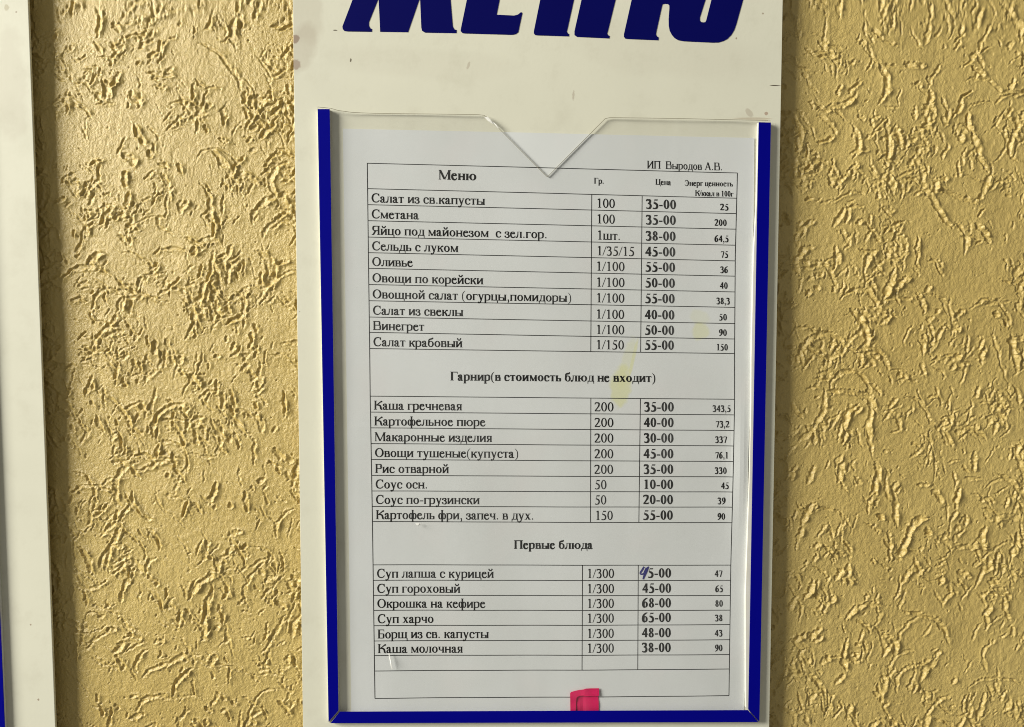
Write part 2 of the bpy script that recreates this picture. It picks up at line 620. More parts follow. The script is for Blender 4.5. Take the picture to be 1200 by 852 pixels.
verts, faces = [], []
EDGE = densify(TOP, 3.0)[:-int(math.dist(TOP[-1], TOP[0]) / 3.0)]
for i, (a, b_) in enumerate(EDGE):
    pa_, pb_ = EDGE[max(0, i - 1)], EDGE[min(len(EDGE) - 1, i + 1)]
    dx, dy = pb_[0] - pa_[0], pb_[1] - pa_[1]
    L_ = math.hypot(dx, dy)
    for k in (-.1, .5):
        v = P(a - dy / L_ * k, b_ + dx / L_ * k, PK)
        v.y = sheet_y(v.x, v.z) - .00004
        verts.append(v)
for i in range(len(EDGE) - 1):
    faces.append((2 * i, 2 * i + 1, 2 * i + 3, 2 * i + 2))
mesh_obj('painted_edge_line', verts, faces, m_cut_line, board)  # opaque brown strip painting the dark line that refraction gives the edge

# the big letters (cut film); the part above the picture goes on as the visible feet lead
LY = -.00015
def letter(pts, holes=()):
    plate('letter', outline_px(pts, LY), LY, -.00001, m_letter, board, holes=[outline_px(h, LY) for h in holes])
letter([(401.2, 31), (401.6, 34), (403.5, 36.2), (407, 36.8), (435.7, 37.2), (435.9, 33.9), (433.9, 33.2), (432.3, 30), (432.3, 26), (443.6, -2),
        (445.5, 37.2), (478.2, 37.7), (492.2, -3), (493.7, 32.5), (494.6, 36), (498, 38.2), (535, 38.8), (535, 35), (532.6, 34.6), (530.6, 31),
        (528, 0), (530, -60), (532, -72), (500, -72), (487, -42), (481, -73), (436, -74), (428, -45), (413, 0)])
letter([(540, 34), (539.8, 36.4), (542, 38.8), (545, 39.2), (600, 40.8), (604.5, 40), (607.4, 37.6), (612, 15.6), (611.6, 14.4), (610, 14.5), (607, 17),
        (602.5, 18.2), (582, 17.2), (587, -8), (606, -7), (611, -27), (591, -28), (597, -51), (624, -50), (631, -71), (566, -73), (558, -40), (547, 0)])
letter([(625.7, 36), (625.6, 39), (627, 41), (629.5, 41.4), (666.7, 42.6), (666.9, 39.9), (665.2, 38.9), (664.2, 37), (665, 34), (676, -16),
        (685, -16), (673.2, 36.5), (673.2, 41), (676.2, 43.2), (714.2, 45), (714.4, 42), (712.2, 41), (711.6, 39), (712.5, 36), (738, -68), (700, -70),
        (692, -40), (682, -41), (689, -69), (651, -71), (633, 0)])
letter([(731.2, 40), (731.2, 43), (732.8, 45.2), (735, 45.6), (771.7, 47.2), (771.9, 43.8), (769.6, 42.4), (768.7, 40), (769.2, 37), (775.6, 8), (776.4, 5.2), (778.5, 4.4),
        (782.5, 4.6), (784.3, 6), (784.5, 9), (783.6, 22), (783.7, 30), (784.8, 36), (787.5, 41), (790.6, 44.6), (795, 47.2), (801, 48.3), (810, 48.8), (836, 50),
        (842, 49.8), (848, 48), (852.5, 45.6), (857, 41), (860.6, 35), (863, 28), (873, -8), (884, -45), (880, -62), (866, -68), (826, -70), (808, -60), (798, -38), (792, -22),
        (784, -23), (796, -69), (758, -71), (748, -35)],
       holes=[[(826.7, 0), (820.2, 20.5), (820.2, 24), (821.6, 25.8), (824.2, 26.2), (826.4, 25.9), (827.6, 24), (833.7, 0), (845, -42), (838, -46)]])

# ------------------------------------------------------------------ board at the left edge
board2 = thing('information_board', 'off-white board cut off at the left edge with a blue strip low on it', 'notice board')
l2 = lambda y: 33 + .0376 * y
plate('panel', outline_px([(l2(-330) - 560, -330), (l2(-330), -330), (l2(0), 0), (l2(852), 852), (l2(1000), 1000), (l2(1000) - 560, 1000)], 0), 0, 0.0016, m_board2, board2, bev=.0003)
for (u, v) in ((-30, -100), (-30, 400), (-10, 800), (-400, -100), (-400, 800)):
    c0 = P(u, v, 0.0016)
    plate('mounting_pad', [(c0.x + .012 * math.cos(k * math.pi / 8), c0.z + .012 * math.sin(k * math.pi / 8)) for k in range(16)],
          0.0016, WALL_Y + .0012, m_pad, board2)
ed = lambda y: -7.5 + (y - 560) * .0395        # right edge of its strip
for (pts) in ([(ed(120) - 14, 120), (ed(120), 120), (ed(1000), 960), (ed(1000) - 14, 960)],):
    s2 = plate('frame_strip', outline_px(pts, SY0), SY0, -.00002, m_white, board2, bev=.00012)
    plate('blue_film', outline_px([(a + .2, b_) for a, b_ in pts], SY0 - .0003), SY0 - .0003, SY0 - .00002, m_blue, s2)

# ------------------------------------------------------------------ the printed sheet
page = thing('menu_sheet', 'white A4 menu price list printed in Russian inside the clear pocket', 'menu sheet')


def paper_y(x, z):
    base = -.00045 - .00020 * math.sin(x * 38 + 1.2 + z * 6) - .00010 * math.sin(x * 115 + z * 13 + .7) * (1 if z < 0 else .5)
    e = math.exp(-((x - .1035) / .005) ** 2) * math.exp(-((z + .020) / .030) ** 2)
    return base - .0011 * e


PC = [(401.6, 150.5), (884.2, 161.5), (872.0, 838), (411.6, 839)]       # corners TL TR BR BL
NU, NV = 90, 120
verts, faces = [], []
for j in range(NV + 1):
    for i in range(NU + 1):
        u, v = i / NU, j / NV
        a = [(1 - u) * PC[0][k] + u * PC[1][k] for k in (0, 1)]
        b_ = [(1 - u) * PC[3][k] + u * PC[2][k] for k in (0, 1)]
        wob = .8 * math.sin(v * 9) * (u > .98) + (2.2 * math.exp(-((v - .45) / .06) ** 2) * (u > .99))
        q_ = P((1 - v) * a[0] + v * b_[0] + wob, (1 - v) * a[1] + v * b_[1], -.0007)
        q_.y = paper_y(q_.x, q_.z)
        verts.append(q_)
for j in range(NV):
    for i in range(NU):
        a = j * (NU + 1) + i
        faces.append((a, a + NU + 1, a + NU + 2, a + 1))
pap = mesh_obj('paper', verts, faces, m_paper, page, smooth=False)
so = pap.modifiers.new('thickness', 'SOLIDIFY'); so.thickness = .0001; so.offset = -1


LAY = [0]
def on_paper(px, py, lift=.00006):
    q_ = P(px, py, -.0007)
    q_.y = paper_y(q_.x, q_.z) - lift
    return q_


# --- a small roman type face, drawn stroke by stroke --------------------------------
class Pen:
    def __init__(s):
        s.q = []
    def poly(s, *pts):
        s.q.append([tuple(p) for p in pts])
    def rect(s, x0, y0, x1, y1):
        s.poly((x0, y0), (x1, y0), (x1, y1), (x0, y1))
    def stem(s, xc, w, y0, y1, lo='lr', hi='lr', t=28, ov=None):
        s.rect(xc - w / 2, y0, xc + w / 2, y1)
        ov = ov if ov is not None else 52 + w * .12
        for y, sg, fl in ((y0, 1, lo), (y1, -1, hi)):
            xl = xc - w / 2 - (ov if 'l' in fl else 0)
            xr = xc + w / 2 + (ov if 'r' in fl else 0)
            if fl:
                s.rect(xl, min(y, y + sg * t), xr, max(y, y + sg * t))
                for k, f_ in ((-1, 'l'), (1, 'r')):
                    if f_ in fl:
                        s.poly((xc + k * w / 2, y + sg * t), (xc + k * (w / 2 + ov * .5), y + sg * t), (xc + k * w / 2, y + sg * t * 2.2))
    def diag(s, x0, y0, x1, y1, w):
        s.poly((x0 - w / 2, y0), (x0 + w / 2, y0), (x1 + w / 2, y1), (x1 - w / 2, y1))
    def serif(s, xc, y, w, t=28, up=1):
        s.rect(xc - w / 2, min(y, y + up * t), xc + w / 2, max(y, y + up * t))
    def dot(s, x, y, r, n=10):
        s.q.append([(x + r * math.cos(k * 2 * math.pi / n), y + r * math.sin(k * 2 * math.pi / n)) for k in range(n)])
    def brush(s, pts, n=5):
        p = [np.array(a, float) for a in pts]
        p = [2 * p[0] - p[1]] + p + [2 * p[-1] - p[-2]]
        c_ = []
        for i in range(1, len(p) - 2):
            for k in range(n):
                u = k / n
                c_.append(.5 * (2 * p[i] + (p[i + 1] - p[i - 1]) * u + (2 * p[i - 1] - 5 * p[i] + 4 * p[i + 1] - p[i + 2]) * u * u + (3 * p[i] - p[i - 1] - 3 * p[i + 1] + p[i + 2]) * u ** 3))
        c_.append(p[-2])
        L, R_ = [], []
        for i, v in enumerate(c_):
            d = c_[min(i + 1, len(c_) - 1)][:2] - c_[max(i - 1, 0)][:2]
            d = d / (np.hypot(*d) + 1e-9)
            nrm = np.array([-d[1], d[0]]) * max(8, v[2]) / 2
            L.append(v[:2] + nrm); R_.append(v[:2] - nrm)
        for i in range(len(c_) - 1):
            s.poly(R_[i], R_[i + 1], L[i + 1], L[i])
    def ring(s, xc, yc, rx, ry, wx, wy, n=24):
        for k in range(n):
            a, b_ = 2 * math.pi * k / n, 2 * math.pi * (k + 1) / n
            s.poly((xc + rx * math.cos(a), yc + ry * math.sin(a)), (xc + rx * math.cos(b_), yc + ry * math.sin(b_)),
                   (xc + (rx - wx) * math.cos(b_), yc + (ry - wy) * math.sin(b_)), (xc + (rx - wx) * math.cos(a), yc + (ry - wy) * math.sin(a)))
    def bowl(s, x0, x1, y0, y1, w, t):
        m_ = (y0 + y1) / 2; xr = x1 - w / 2; k = min(.5 * (y1 - y0), .62 * (x1 - x0)); xs = x1 - k
        s.brush([(x0, y1 - t / 2, t), (xs, y1 - t / 2, t), (x1 - k * .36, y1 - (y1 - y0) * .10 - t * .3, w * .72), (xr, m_, w),
                 (x1 - k * .36, y0 + (y1 - y0) * .10 + t * .3, w * .72), (xs, y0 + t / 2, t), (x0, y0 + t / 2, t)])


ADV = dict(zip('абвгдезийклмнопрстуфхцчшщыьюя', (444, 509, 472, 410, 509, 444, 396, 535, 535, 486, 500, 633, 535, 500, 535, 500, 444, 437, 500, 648, 500, 535, 502, 770, 770, 671, 456, 752, 459)))
CAPS = dict(zip('АБВГИКМНОПРСЦЭЯЕЮЗ', (722, 574, 667, 578, 722, 667, 889, 722, 722, 722, 556, 667, 722, 660, 667, 611, 1000, 500)))
PUNC = {' ': 250, '.': 250, ',': 250, '(': 333, ')': 333, '/': 278, '-': 333}


def glyph(ch, bold):
    g = Pen()
    low = ch.lower()
    cap = ch != low
    if ch in PUNC:
        A = PUNC[ch]
        if ch == '.':
            g.dot(A / 2, 52 if not bold else 68, 52 if not bold else 74)
        elif ch == ',':
            g.dot(A / 2, 52, 54 if not bold else 74)
            g.brush([(A / 2 + 22, 50, 60), (A / 2 + 25, -60, 70), (A / 2 - 35, -170, 30)])
        elif ch in '()':
            k = 1 if ch == '(' else -1
            w = 62 if not bold else 95
            x = A / 2
            g.brush([(x + k * 120, 680, 18), (x - k * 40, 500, w * .8), (x - k * 85, 240, w), (x - k * 40, -10, w * .8), (x + k * 120, -180, 18)])
        elif ch == '/':
            g.diag(0, -14, A, 676, 46 if not bold else 70)
        elif ch == '-':
            g.rect(35, 190, A - 35, 262 if not bold else 285)
        return A, g.q
    if ch.isdigit():
        A = 500
        s, t = (106, 56) if not bold else (158, 68)
        H = 676
        if ch == '0':
            g.ring(250, H / 2, 222, H / 2 + 8, s, t)
        elif ch == '1':
            g.stem(262, s, 0, H, 'lr', '', 26, 80)
            g.poly((262 - s / 2, H), (262 + s / 2, H), (262 - s / 2, H - 110), (105, H - 105), (105, H - 78))
        elif ch == '2':
            g.brush([(50, 505, t), (90, 610, s * .7), (200, 660 - t / 2, s * .8), (345, 600, s), (360, 470, s), (290, 320, s * .8), (160, 150, t * 1.4), (60, 45, t * 1.4)])
            g.rect(40, 0, 430, 72 if not bold else 110)
            g.brush([(410, 70, 50), (445, 90, t), (472, 145, 20)])
        elif ch == '3':
            g.brush([(60, 525, t), (110, 620, s * .7), (220, 655 - t / 2, s * .8), (335, 590, s), (320, 440, s * .9), (180, 355, t)])
            g.brush([(170, 365, t), (310, 350, s * .8), (390, 220, s), (340, 60, s), (200, 8, s * .6), (90, 40, t * 1.5), (55, 60, 60)])
        elif ch == '4':
            g.stem(340, s, 0, H, '', '')
            g.rect(20, 160, 470, 160 + t * 1.8)
            g.diag(50, 180, 335, H, t * 1.5)
        elif ch == '5':
            g.poly((165, 590), (400, 590), (440, 676), (180, 676))
            g.poly((165, 600), (195, 676), (140, 400), (100, 400))
            g.brush([(110, 410, t), (230, 390, s), (345, 320, s), (385, 200, s), (330, 60, s * .9), (180, 10, s * .6), (80, 35, t * 1.5), (50, 55, 60)])
        elif ch == '6':
            g.brush([(440, 680, t * .8), (290, 625, t * 1.5), (130, 470, s * .9), (75, 250, s), (120, 60, s * .8), (250, 5, t * 1.2)])
            g.ring(258, 215, 205, 222, s, t)
        elif ch == '7':
            g.rect(60, 590, 450, 662)
            g.poly((30, 500), (55, 495), (90, 590), (60, 662))
            g.diag(230, -8, 425, 620, s * .85)
        elif ch == '8':
            g.ring(250, 505, 178, 178, s * .9, t)
            g.ring(250, 175, 205, 188, s, t)
            g.diag(330, 260, 170, 430, s * .8)
        elif ch == '9':
            g.brush([(60, -18, t * .8), (210, 40, t * 1.5), (370, 200, s * .9), (425, 430, s), (370, 620, s * .8), (250, 670, t * 1.2)])
            g.ring(242, 460, 205, 220, s, t)
        return A, g.q
    A = CAPS[ch] if cap else ADV[low]
    if bold:
        s, t = (160, 62) if cap else (150, 60)
        A = A * 1.06
    else:
        s, t = (122, 58) if cap else (113, 57)
    h = 662 if cap else 450
    q_ = 25 if not bold else 28            # serif slab
    ov = (38 if not cap else 56)
    L = s / 2 + ov + 12                     # first stem centre
    R = A - L                              # last stem centre
    st = lambda x, lo='lr', hi='lr', y0=0, y1=h, w=s: g.stem(x, w, y0, y1, lo, hi, q_, ov)
    c = low
    if c == 'а' and not cap:
        g.brush([(75, 340, s * .9), (95, 405, t), (185, 452 - t / 2, t * 1.2), (262, 395, s * .9), (278, 300, s), (278, 90, s), (315, 22, s * .7), (380, 25, t), (430, 60, t * .7)])
        g.dot(90, 338, s * .62)
        g.brush([(285, 278, t), (170, 225, t), (80, 150, s * .8), (75, 70, s), (150, 25, s * .7), (220, 35, t), (285, 90, t)])
    elif c == 'а':
        g.diag(110, 10, A / 2, h, t * 1.2); g.diag(A - 130, 10, A / 2 - 5, h, s * 1.1)
        g.rect(190, 225, A - 210, 225 + t)
        g.serif(110, 0, 210, q_); g.serif(A - 120, 0, 250, q_)
    elif c == 'б' and not cap:
        g.ring(A / 2, 220, A / 2 - 28, 232, s, t)
        g.brush([(28 + s / 2, 220, s), (45 + s / 2, 400, s * .9), (130, 530, s * .8), (260, 585, s * .9), (370, 610, s * .8), (430, 690, t)])
    elif c == 'б':
        st(L, 'lr', 'lr'); g.rect(L, h - t, A - 70, h); g.poly((A - 100, h - t), (A - 66, h), (A - 56, h - 150), (A - 78, h - 150))
        g.bowl(L, A - 35, 0, 370, s, t)
    elif c == 'в':
        st(L, 'l', 'l'); k = .54 * h
        g.bowl(L, A - 70 if not cap else A - 95, k - t / 2, h, s * .95, t); g.bowl(L, A - 32, 0, k + t / 2, s, t)
    elif c == 'г':
        st(L); g.rect(L, h - t, A - 22, h); g.poly((A - 52, h - t), (A - 20, h), (A - 12, h - .27 * h), (A - 30, h - .27 * h))
    elif c == 'д':
        R2 = A - L + 8
        g.rect(12, 0, A - 12, t); g.rect(R2 - s / 2, 0, R2 + s / 2, h); g.rect(120, h - q_, R2 + s / 2 + ov * .8, h)
        g.brush([(95, 20, t), (150, 110, t * 1.1), (180, 260, t * 1.1), (188, h - 10, t * 1.1)])
        for x in (12, A - 12):
            sg = 1 if x < 100 else -1
            g.poly((x, t), (x, -170), (x + sg * 30, -170), (x + sg * 62, 0), (x + sg * 55, t))
    elif c == 'е' and not cap:
        g.rect(70, 258, 375, 258 + t * 1.5)
        g.brush([(352, 280, s * .9), (325, 390, s * .8), (225, 452 - t / 2, t * 1.1), (105, 370, s * .8), (72, 215, s), (125, 65, s), (250, 15, s * .75), (350, 50, t * 1.2), (415, 155, t * .7)])
    elif c == 'е':
        st(L, 'l', 'l'); g.rect(L, h - t, A - 40, h); g.rect(L, 0, A - 20, t); g.rect(L, h / 2 - t / 2, A - 150, h / 2 + t / 2)
    elif c == 'з':
        g.brush([(50, .76 * h, t), (85, .93 * h, t), (180, h - t / 2, t), (290, .88 * h, s * .9), (285, .66 * h, s * .8), (150, .53 * h, t)])
        g.brush([(150, .53 * h, t), (270, .50 * h, s * .7), (335, .28 * h, s), (280, .06 * h, s * .8), (160, 2, t), (70, .08 * h, t), (38, .22 * h, t)])
        g.dot(62, .76 * h, s * .55); g.dot(52, .2 * h, s * .55)
    elif c in 'ий':
        st(L); st(R); g.diag(L + s * .3, .12 * h, R - s * .3, .88 * h, t * 1.9)
        if c == 'й':
            m_ = A / 2
            g.brush([(m_ - 115, h + 190, t), (m_ - 75, h + 105, s * .7), (m_, h + 85, s * .8), (m_ + 75, h + 105, s * .7), (m_ + 115, h + 190, t)])
            g.dot(m_ - 112, h + 180, s * .45); g.dot(m_ + 112, h + 180, s * .45)
    elif c == 'к':
        st(L)
        g.brush([(L, .50 * h, t * 1.2), (L + 110, .54 * h, t * 1.2), (A - 150, .86 * h, t * 1.3), (A - 75, .93 * h, s * .6)])
        g.brush([(L + 80, .53 * h, t), (A - 190, .45 * h, s), (A - 110, .10 * h, s), (A - 45, q_ / 2, t), (A - 5, q_ / 2, q_)])
        g.dot(A - 78, .91 * h, s * .52)
    elif c == 'л':
        st(R); g.rect(120, h - q_, R, h)
        g.brush([(32, 45, s * .8), (85, 20, t * 1.1), (135, .22 * h, t * 1.2), (165, .6 * h, t * 1.1), (172, h - 10, t * 1.1)]); g.dot(45, 42, s * .5)
    elif c == 'м':
        st(L - 15, w=t, y1=h - 10, hi='l'); g.diag(A / 2, 20, L - 5, h, s * 1.0); g.diag(A / 2, 20, R, h, t * 1.1)
        st(R, 'lr', 'r')
    elif c == 'н':
        st(L); st(R); g.rect(L, h * .52 - t * .65, R, h * .52 + t * .65)
    elif c == 'о':
        g.ring(A / 2, h / 2, A / 2 - 28, h / 2 + 10, s * 1.05, t)
    elif c == 'п':
        st(L); st(R); g.rect(L, h - t * 1.05, R, h)
    elif c == 'р' and not cap:
        st(L - 20, 'lr', 'l', y0=-217)
        g.brush([(L, h - 90, t), (L + 60, h - 35, s * .5), (A * .58, h - t * .4, s * .65), (A - 30 - s / 2 - 10, .80 * h, s * .95), (A - 30 - s / 2, .5 * h, s), (A - 50 - s / 2, .2 * h, s * .9), (A * .55, t * .4, t), (L + 40, 25, t), (L, 55, t)])
    elif c == 'р':
        st(L, 'lr', 'l'); g.bowl(L, A - 25, .44 * h, h, s, t)
    elif c == 'с':
        k = A / 444 if not cap else A / 444
        g.brush([(385 * k, .76 * h, t), (345 * k, .92 * h, t * 1.2), (250 * k, h - t / 2 + 8, t * 1.2), (125 * k, .86 * h, s * .8), (25 * k + s / 2, .5 * h, s * 1.02), (125 * k, .13 * h, s * .8), (255 * k, 0 + t / 2 - 6, t * 1.3), (350 * k, .10 * h, t * 1.1), (412 * k, .27 * h, t * .8)])
        if cap:
            g.poly((A - 70, h + 10), (A - 92, h + 10), (A - 130, .78 * h), (A - 72, .68 * h), (A - 50, .68 * h))
        else:
            g.dot(372, .77 * h, s * .6)
    elif c == 'т':
        st(A / 2); g.rect(22, h - t, A - 22, h)
        for x, sg in ((22, 1), (A - 22, -1)):
            g.poly((x, h), (x + sg * 32, h - t), (x + sg * 10, h - .28 * h), (x - sg * 8, h - .28 * h))
    elif c == 'у':
        g.diag(275, 15, 105, h, s * 1.05); g.serif(105, h, 190, q_, -1); g.serif(A - 85, h, 140, q_, -1)
        g.brush([(A - 88, h - 10, t * 1.1), (300, 120, t * 1.2), (235, -60, t * 1.3), (165, -170, s * .7), (70, -175, s * .8)]); g.dot(75, -165, s * .6)
    elif c == 'ф':
        st(A / 2, y0=-217, y1=683); g.ring(A / 2 - 140, h / 2, 165, h / 2 + 8, s, t); g.ring(A / 2 + 140, h / 2, 165, h / 2 + 8, s, t)
    elif c == 'х':
        g.diag(A - 115, 0, 120, h, s * 1.2); g.diag(95, 0, A - 110, h, t * 1.3)
        for x, y, u in ((A - 105, 0, 1), (95, 0, 1), (115, h, -1), (A - 105, h, -1)):
            g.serif(x, y, 185, q_, u)
    elif c in 'цшщ':
        st(L, 'lr' if c == 'ц' and False else 'l', 'lr'); R3 = R - (14 if c != 'ш' else 0)
        st(R3, 'r', 'lr'); g.rect(L, 0, R3, t * 1.05)
        if c != 'ц':
            st((L + R3) / 2, '', 'lr')
        if c != 'ш':
            g.rect(R3, 0, A - 5, q_); g.poly((A - 2, q_), (A - 75, q_), (A - 48, -.42 * 450), (A - 2, -.42 * 450))
    elif c == 'ч':
        st(R); g.stem(L, s, .62 * h, h, '', 'lr', q_, ov)
        g.brush([(L, .66 * h, s), (L + 35, .48 * h, s * .7), (A / 2 + 5, .42 * h, t * 1.2), (R, .52 * h, t)])
    elif c in 'ыьъ':
        st(L, 'l', 'lr'); g.bowl(L, (A - 30) if c == 'ь' else A - 2 * L + 25, 0, .55 * h, s * .95, t)
        if c == 'ы':
            st(R)
    elif c == 'ю':
        st(L); rr = (A - L - s / 2 - 90) / 2
        g.ring(A - 25 - rr, h / 2, rr, h / 2 + 8, s, t); g.rect(L, h / 2 - t / 2, A - 25 - 2 * rr + 15, h / 2 + t / 2)
    elif c == 'э':
        g.brush([(40, .25 * h, t), (120, .07 * h, t), (270, 2, t * 1.2), (450, .12 * h, s * .8), (A - 35 - s / 2, .5 * h, s), (450, .88 * h, s * .8), (270, h, t * 1.2), (130, .93 * h, t), (65, .73 * h, t)])
        g.rect(230, h / 2 - t / 2, A - 50, h / 2 + t / 2)
    elif c == 'я':
        st(R, 'lr', 'r'); k = .47 * h
        g.brush([(R, h - t / 2, t), (.45 * A, h - t / 2, t * 1.1), (.22 * A, .90 * h, s * .8), (.10 * A + s / 2, .73 * h, s), (.22 * A, .54 * h, s * .8), (.45 * A, k, t), (R, k, t)])
        g.brush([(.55 * A, k, t * 1.2), (.40 * A, .36 * h, s * .9), (.24 * A, .07 * h, s * .8), (.02 * A + 8, q_ / 2, q_)])
    else:
        raise ValueError(ch)
    return A, g.q


CACHE = {}
def write(text, x0, yb0, x1, yb1, em, bold=False, name='printed_line', jit=.0):
    """set one run of print from (x0, yb0) to (x1, yb1) on the paper"""
    gs = []
    for ch in text:
        if (ch, bold) not in CACHE:
            CACHE[(ch, bold)] = glyph(ch, bold)
        gs.append(CACHE[(ch, bold)])
    tot = sum(a for a, _ in gs) - 60
    verts, faces = [], []
    pen = -30.0
    for A, polys in gs:
        for k, pl in enumerate(polys):
            fr = []
            for (gx_, gy_) in pl:
                u = (pen + gx_) / tot
                px = x0 + (x1 - x0) * u
                py = yb0 + (yb1 - yb0) * u - gy_ / 1000 * em
                fr.append(len(verts)); verts.append(on_paper(px, py, .00006 + (k % 24) * .0000012))
            a, b_, c_ = (verts[fr[0]], verts[fr[1]], verts[fr[2]])
            if (b_ - a).cross(c_ - a).y > 0:
                fr = fr[::-1]
            faces.append(tuple(fr))
        pen += A
    return mesh_obj(name, verts, faces, m_ink, page)


# --- the table rules ------------------------------------------------------------------
G1L = [220.9, 239.7, 258.5, 277.7, 296, 314.4, 333.4, 352.4, 371.5, 389.5, 408.5]
G1R = [232.2, 250.2, 268.5, 287.3, 305.7, 323.6, 342.1, 360.2, 379.2, 397.3, 414.4]
G2L = [464.3, 483, 501.5, 520, 538.6, 557.2, 575.5, 593.6, 611.4]
G2R = [468.0, 486.3, 504.6, 522.7, 541, 559, 576.7, 594.5, 612.8]
G3L = [662.1, 680.2, 697.8, 715.4, 733.4, 751.3, 768.4, 786.5]
G3R = [662.6, 680.4, 698.2, 715.4, 732.3, 750.1, 767.5, 784.4]
def interp(y, pts):
    for (a, b_), (c_, d_) in zip(pts, pts[1:]):
        if y <= c_:
            return b_ + (d_ - b_) * (y - a) / (c_ - a)
    return pts[-1][1]
left_x = lambda y: interp(y, [(191, 430.2), (300, 431.5), (408, 433), (464, 433.6), (611, 436.3), (662, 437), (819, 439.3)])
right_x = lambda y: interp(y, [(202, 864.3), (232, 863.7), (300, 861.8), (414, 861), (468, 861), (613, 857.9), (663, 856.7), (816, 854.5)])
RULES = []
def rule(p, q_, w=.85):
    RULES.append((p, q_, w))
def hrule(yl, yr, w=.85):
    RULES.append(((left_x(yl), yl), (right_x(yr), yr), w))
def ylin(yl, yr, x):
    a, b_ = left_x(yl), right_x(yr)
    return yl + (yr - yl) * (x - a) / (b_ - a)
hrule(191.1, 202.6)
for L_, R_ in ((G1L, G1R), (G2L, G2R), (G3L, G3R)):
    for a, b_ in zip(L_, R_):
        hrule(a, b_)
hrule(818.7, 815.6)
for fx, ys in ((left_x, (191.1, 300, 408.5, 464.3, 611.4, 662.1, 818.7)), (right_x, (202.6, 300, 414.4, 468, 612.8, 662.6, 815.6))):
    for a, b_ in zip(ys, ys[1:]):
        rule((fx(a), a), (fx(b_), b_))
for (xa, xb, yl0, yr0, yl1, yr1) in ((693.5, 692.3, 220.9, 232.2, 408.5, 414.4), (752.6, 750.8, 220.9, 232.2, 408.5, 414.4),
                                     (692.4, 691.9, 464.3, 468, 611.4, 612.8), (750.5, 748.7, 464.3, 468, 611.4, 612.8),
                                     (682.6, 682.0, 662.1, 662.6, 786.5, 784.4), (748.0, 747.4, 662.1, 662.6, 786.5, 784.4)):
    rule((xa, ylin(yl0, yr0, xa)), (xb, ylin(yl1, yr1, xb)))
verts, faces = [], []
for k, ((ax, ay), (bx_, by), w) in enumerate(RULES):
    n = max(2, int(math.hypot(bx_ - ax, by - ay) / 5))
    dx, dy = bx_ - ax, by - ay
    L_ = math.hypot(dx, dy); nx_, ny_ = -dy / L_ * w / 2, dx / L_ * w / 2
    base = len(verts)
    for i in range(n + 1):
        u = i / n
        for sg in (1, -1):
            verts.append(on_paper(ax + dx * u + sg * nx_, ay + dy * u + sg * ny_, .00004 + .0000006 * (k % 40)))
    for i in range(n):
        a = base + 2 * i
        f_ = (a, a + 1, a + 3, a + 2)
        if (verts[f_[1]] - verts[f_[0]]).cross(verts[f_[2]] - verts[f_[0]]).y > 0:
            f_ = f_[::-1]
        faces.append(f_)
mesh_obj('table_rules', verts, faces, m_ink, page)

# --- the print -------------------------------------------------------------------------
write('ИП  Выродов А.В.', 758.5, 197.2, 846.6, 199.6, 13.6)
write('Меню', 513.7, 210.2, 558, 211.4, 17.0, True, 'printed_heading')
write('Гр.', 696.3, 215.0, 707.6, 215.3, 10.2, True, 'column_heading')
write('Цена', 768.4, 216.3, 786.5, 216.9, 10.2, True, 'column_heading')
write('Энерг ценность', 802.7, 217.5, 858.8, 218.4, 9.8, True, 'column_heading')
write('К/ккал в 100г', 814.9, 229.3, 859.5, 230.4, 9.8, True, 'column_heading')
write('Гарнир(в стоимость блюд не входит)', 527.9, 445.9, 768, 447.8, 15.6, True, 'printed_heading')
write('Первые блюда', 602.5, 643.3, 694.5, 643.2, 15.2, True, 'printed_heading')

ROWS1 = [('Салат из св.капусты', 568, '100', 699.2, 720.5, '35-00', '25', 844.2, 853.9),
         ('Сметана', 490.5, '100', 699.2, 720.5, '35-00', '200', 837.7, 851.7),
         ('Яйцо под майонезом  с зел.гор.', 641, '1шт.', 699.8, 726.9, '38-00', '64,5', 837.7, 854),
         ('Сельдь с луком', 536.7, '1/35/15', 699.4, 743.5, '45-00', '75', 845, 853.4),
         ('Оливье', 483.3, '1/100', 698.7, 731.8, '55-00', '36', 844.3, 853.2),
         ('Овощи по корейски', 566, '1/100', 698.7, 731.8, '50-00', '40', 844, 852.9),
         ('Овощной салат (огурцы,помидоры)', 669.4, '1/100', 698.7, 731.6, '55-00', '38,3', 839.8, 855.5),
         ('Салат из свеклы', 542.5, '1/100', 698.5, 731.4, '40-00', '50', 842.8, 852),
         ('Винегрет', 496.7, '1/100', 698.5, 731.4, '50-00', '90', 842.6, 851.9),
         ('Салат крабовый', 541.5, '1/150', 698.5, 731.1, '55-00', '150', 839.8, 853.1)]
ROWS2 = [('Каша гречневая', 541, '200', 696.8, 718.9, '35-00', '343,5', 835.3, 856.4),
         ('Картофельное пюре', 568.5, '200', 696.8, 718.8, '40-00', '73,2', 839, 854.8),
         ('Макаронные изделия', 576.3, '200', 696.7, 718.7, '30-00', '337', 838.4, 852.2),
         ('Овощи тушеные(купуста)', 607.3, '200', 696.7, 718.6, '45-00', '76,1', 838.6, 853.9),
         ('Рис отварной', 525.6, '200', 696.6, 718.4, '35-00', '330', 837.9, 851.8),
         ('Соус осн.', 500.9, '50', 697, 710.6, '10-00', '45', 845.4, 854.3),
         ('Соус по-грузински', 561.7, '50', 697, 710.4, '20-00', '39', 841.2, 850.3),
         ('Картофель фри, запеч. в дух.', 625.4, '150', 697.5, 718, '55-00', '90', 841, 850)]
